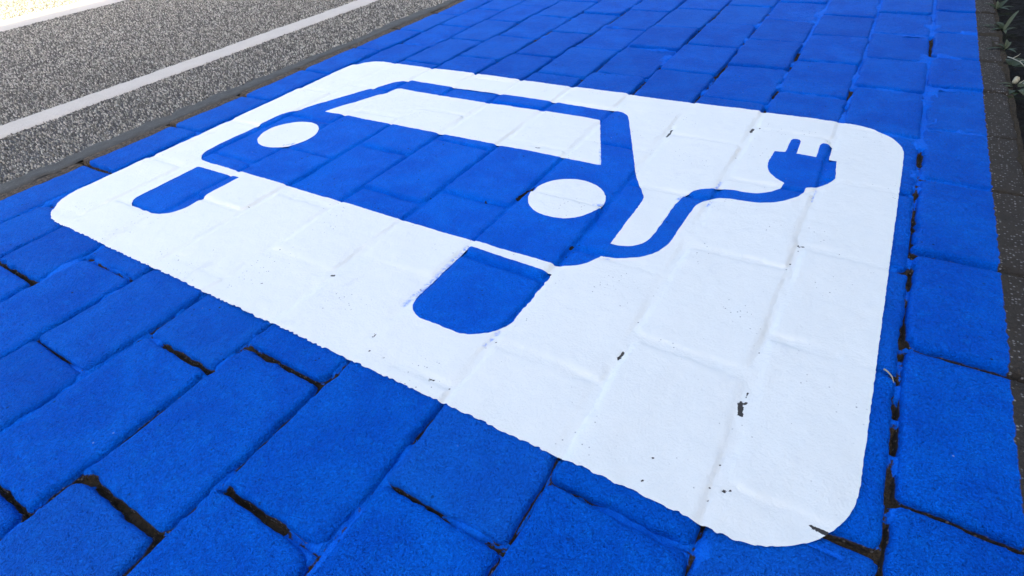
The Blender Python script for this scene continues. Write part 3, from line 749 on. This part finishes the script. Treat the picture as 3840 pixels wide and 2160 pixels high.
def weed(x, y, label, leaves, stems=(), buds=()):
    """leaves: (length, width, heading deg, pitch deg, material, dx, dy, dz, pointy)"""
    t = tag(empty('weed', (x * U, y * U, -0.020)), label, 'weed', 'weeds along the gutter')
    for L, Wd, hd, pt, mt, dx, dy, dz, po in leaves:
        v, f = leaf_mesh(L * 0.95, Wd * 0.78, 0.35, 0.3, po)
        o = mesh_obj('leaf', v, f, mt, t, (dx, dy, dz * 0.9))
        o.rotation_euler = (math.radians(pt), 0, math.radians(-hd))
    for path, r, mt in stems:
        v, f = tube(path, r)
        mesh_obj('stem', v, f, mt, t)
    for bx, by, bz, r in buds:
        v, f = [], []
        for i in range(6):
            th = math.pi * i / 5
            for j in range(8):
                a = 6.2832 * j / 8
                rr = r * (1 + 0.2 * math.sin(3 * a + i))
                v.append((bx + rr * math.sin(th) * math.cos(a), by + rr * math.sin(th) * math.sin(a), bz + 1.3 * rr * math.cos(th)))
        for i in range(5):
            for j in range(8):
                f.append((i * 8 + j, i * 8 + (j + 1) % 8, (i + 1) * 8 + (j + 1) % 8, (i + 1) * 8 + j))
        mesh_obj('bud', v, f, M_BUD, t)
    return t

Lf, Lp = M_LEAF, M_LEAF_PALE
weed(0.575, 4.47, 'small leafy weed farthest up the gutter, at the top edge of the photo',
     [(.045, .017, -60, 25, Lf, 0, 0, .012, 1), (.05, .016, 30, 35, Lf, .003, .004, .012, 1), (.04, .018, 130, 20, Lf, 0, -.004, .012, 1), (.038, .014, -130, 15, Lf, -.004, 0, .014, 1), (.042, .015, 80, 20, Lf, .004, -.002, .013, 1), (.03, .012, -10, 50, Lp, 0, 0, .015, 1)],
     [([(0, 0, 0), (.001, .002, .02), (.004, .006, .035)], .0014, Lf)])
weed(0.585, 4.02, 'weed with one long upright blade and one flat blade across the stone',
     [(.060, .010, -82, 14, Lf, -.002, 0, .016, .7), (.022, .010, -60, 20, Lp, -.03, .004, .018, 1), (.090, .011, 18, 34, Lp, .002, .002, .012, .7), (.045, .018, -25, 25, Lf, 0, .003, .014, 1), (.04, .017, -120, 10, Lf, 0, -.003, .016, 1), (.036, .014, 60, 18, Lf, .003, 0, .012, 1), (.034, .015, -50, 35, Lf, -.002, .002, .015, 1), (.028, .012, 170, 10, Lp, 0, -.005, .014, 1)],
     [([(0, 0, 0), (-.002, 0, .018), (-.008, -.001, .026)], .0014, Lf)])
weed(0.575, 3.66, 'small dark weed with narrow leaves lying over the stone edge',
     [(.045, .011, -105, 8, Lf, -.002, -.004, .018, .8), (.03, .012, -60, 18, Lf, 0, 0, .02, 1), (.034, .013, 20, 30, Lp, 0, .004, .016, 1), (.03, .012, -10, 45, Lp, .002, .004, .018, 1), (.032, .013, 140, 14, Lf, .002, -.004, .016, 1), (.025, .010, 80, 20, Lf, .003, 0, .014, 1)],
     [([(0, 0, 0), (-.001, .003, .02), (.002, .008, .034)], .0012, Lf)])
weed(0.592, 3.42, 'weed with one broad round leaf crossed by a pale dry twig',
     [(.050, .036, 40, 12, Lf, .002, .0, .016, .6), (.036, .026, 110, 12, Lf, .004, -.006, .014, .6), (.03, .02, -20, 20, Lf, -.004, .004, .016, .7)],
     [([(-.014, .016, .030), (-.006, .0, .032), (.006, -.03, .034), (.016, -.066, .032)], .0016, M_DRY), ([(-.006, .0, .032), (.004, .012, .036), (.008, .022, .038)], .0013, M_DRY), ([(.004, -.028, .034), (.010, -.024, .037), (.014, -.026, .036)], .0010, M_DRY)])
weed(0.585, 3.10, 'wilted weed with a pale bud and whitish stems, nearest one in the gutter',
     [(.036, .026, 160, 10, Lp, .002, -.012, .018, .6), (.034, .024, -160, 8, Lf, -.006, -.012, .017, .6), (.028, .010, -95, 12, Lp, -.006, .008, .022, .8), (.030, .009, -110, 5, Lp, -.004, .0, .021, .8), (.03, .013, 60, 22, Lp, .008, .006, .02, 1), (.034, .018, 100, 10, Lf, .006, -.008, .018, .8), (.026, .012, 20, 25, Lp, .006, .012, .018, 1), (.03, .02, 190, 14, Lf, .0, -.016, .014, .7)],
     [([(.010, .004, .028), (.014, -.006, .030), (.017, -.02, .028)], .0019, M_DRY), ([(.017, .0, .028), (.024, -.012, .028), (.026, -.026, .024)], .0017, M_DRY), ([(.020, -.016, .027), (.026, -.022, .03), (.034, -.020, .030)], .0012, M_DRY), ([(.004, .008, .026), (.014, .018, .034), (.026, .022, .034)], .0011, M_DRY)],
     [(-.004, .014, .030, .0062)])

# straw stuck in the joint at the panel's right edge
G0, G1 = (0.232, 1.112), (0.256, 1.086)
tw = tube([(G0[0] * U, G0[1] * U, 0.0015), (0.240 * U, 1.106 * U, 0.002), (0.249 * U, 1.097 * U, 0.001), (G1[0] * U, G1[1] * U, -0.003)], 0.0012)
tag(mesh_obj('straw', tw[0], tw[1], M_DRY), 'short yellow straw caught in the joint beside the white panel', 'straw')

def blob(name, x, y, rx, ry, h, mat, label, cat, seed, z=0.0):
    rr = np.random.default_rng(seed)
    k = 14
    v = [(0, 0, h)]; f = []
    for ring, (s_, hz) in enumerate(((0.55, 0.85), (0.9, 0.45), (1.0, -0.3))):
        for j in range(k):
            a = 6.2832 * j / k
            w_ = 1 + 0.22 * math.sin(2 * a + seed) + 0.12 * math.sin(5 * a + seed * 2) + rr.uniform(-.06, .06)
            v.append((rx * s_ * w_ * math.cos(a), ry * s_ * w_ * math.sin(a), h * hz))
    for j in range(k):
        f.append((0, 1 + j, 1 + (j + 1) % k))
        for ring in range(2):
            a = 1 + ring * k
            f.append((a + j, a + k + j, a + k + (j + 1) % k, a + (j + 1) % k))
    return tag(mesh_obj(name, v, f, mat, None, (x * U, y * U, z)), label, cat)
blob('mortar_splotch', 0.508, 1.40, .011, .017, .0022, M_SPLOTCH, 'grey flattened mortar splotch on the bare stone strip at the right edge', 'splotch', 3)
blob('pebble', 0.4865, 1.335, .0055, .0085, .0025, M_PEBBLE, 'pale pebble touching the blue paint below the mortar splotch', 'pebble', 5)
blob('pebble', 0.506, 1.325, .003, .004, .002, M_PEBBLE, 'tiny white pebble right of the larger pale pebble', 'pebble', 6)

# ------------------------------------------------------------------ house front whose shade covers the bay
house = tag(empty('house', (3.0, 0, 0)), 'plain rendered house front along the sidewalk, shading the bay', 'house')
H_TOP = (3.0 + 3.72) * math.tan(el) / math.sin(az)
v, f = box_mesh(0, 9.0, -22, 22, -0.085, H_TOP - 0.25)
mesh_obj('wall', v, f, M_RENDER, house, (0, 0, 0), False)
v, f = box_mesh(-0.0, 9.0, -22.1, 22.1, H_TOP - 0.247, H_TOP)
mesh_obj('roof', v, f, M_ROOF, house, (0, 0, 0), False)
wn = None
for fl in range(2):
    for i in range(12):
        y = -19.5 + i * 3.4; z = 1.1 + fl * 3.1
        if wn is None:
            vv, ff = [], []
            for (a, b, c, d) in ((0, 1.2, 0, .07), (0, 1.2, 1.43, 1.5), (0, .07, .073, 1.427), (1.13, 1.2, .073, 1.427), (.575, .625, .073, 1.427)):
                v, f = box_mesh(-0.06, -0.003, a, b, c, d)
                ff += [tuple(t + len(vv) for t in g_) for g_ in f]; vv += v
            wn = mesh_obj('window', vv, ff, M_FRAME, house, (0, y, z), False)
            v, f = box_mesh(-0.03, -0.004, .0, 1.06, 0, 1.354)
            pn = mesh_obj('pane', v, f, M_GLASS, wn, (0, .07, .073), False)
        else:
            c = wn.copy(); COL.objects.link(c); c.parent = house; c.location = (0, y, z)
            d = pn.copy(); COL.objects.link(d); d.parent = c
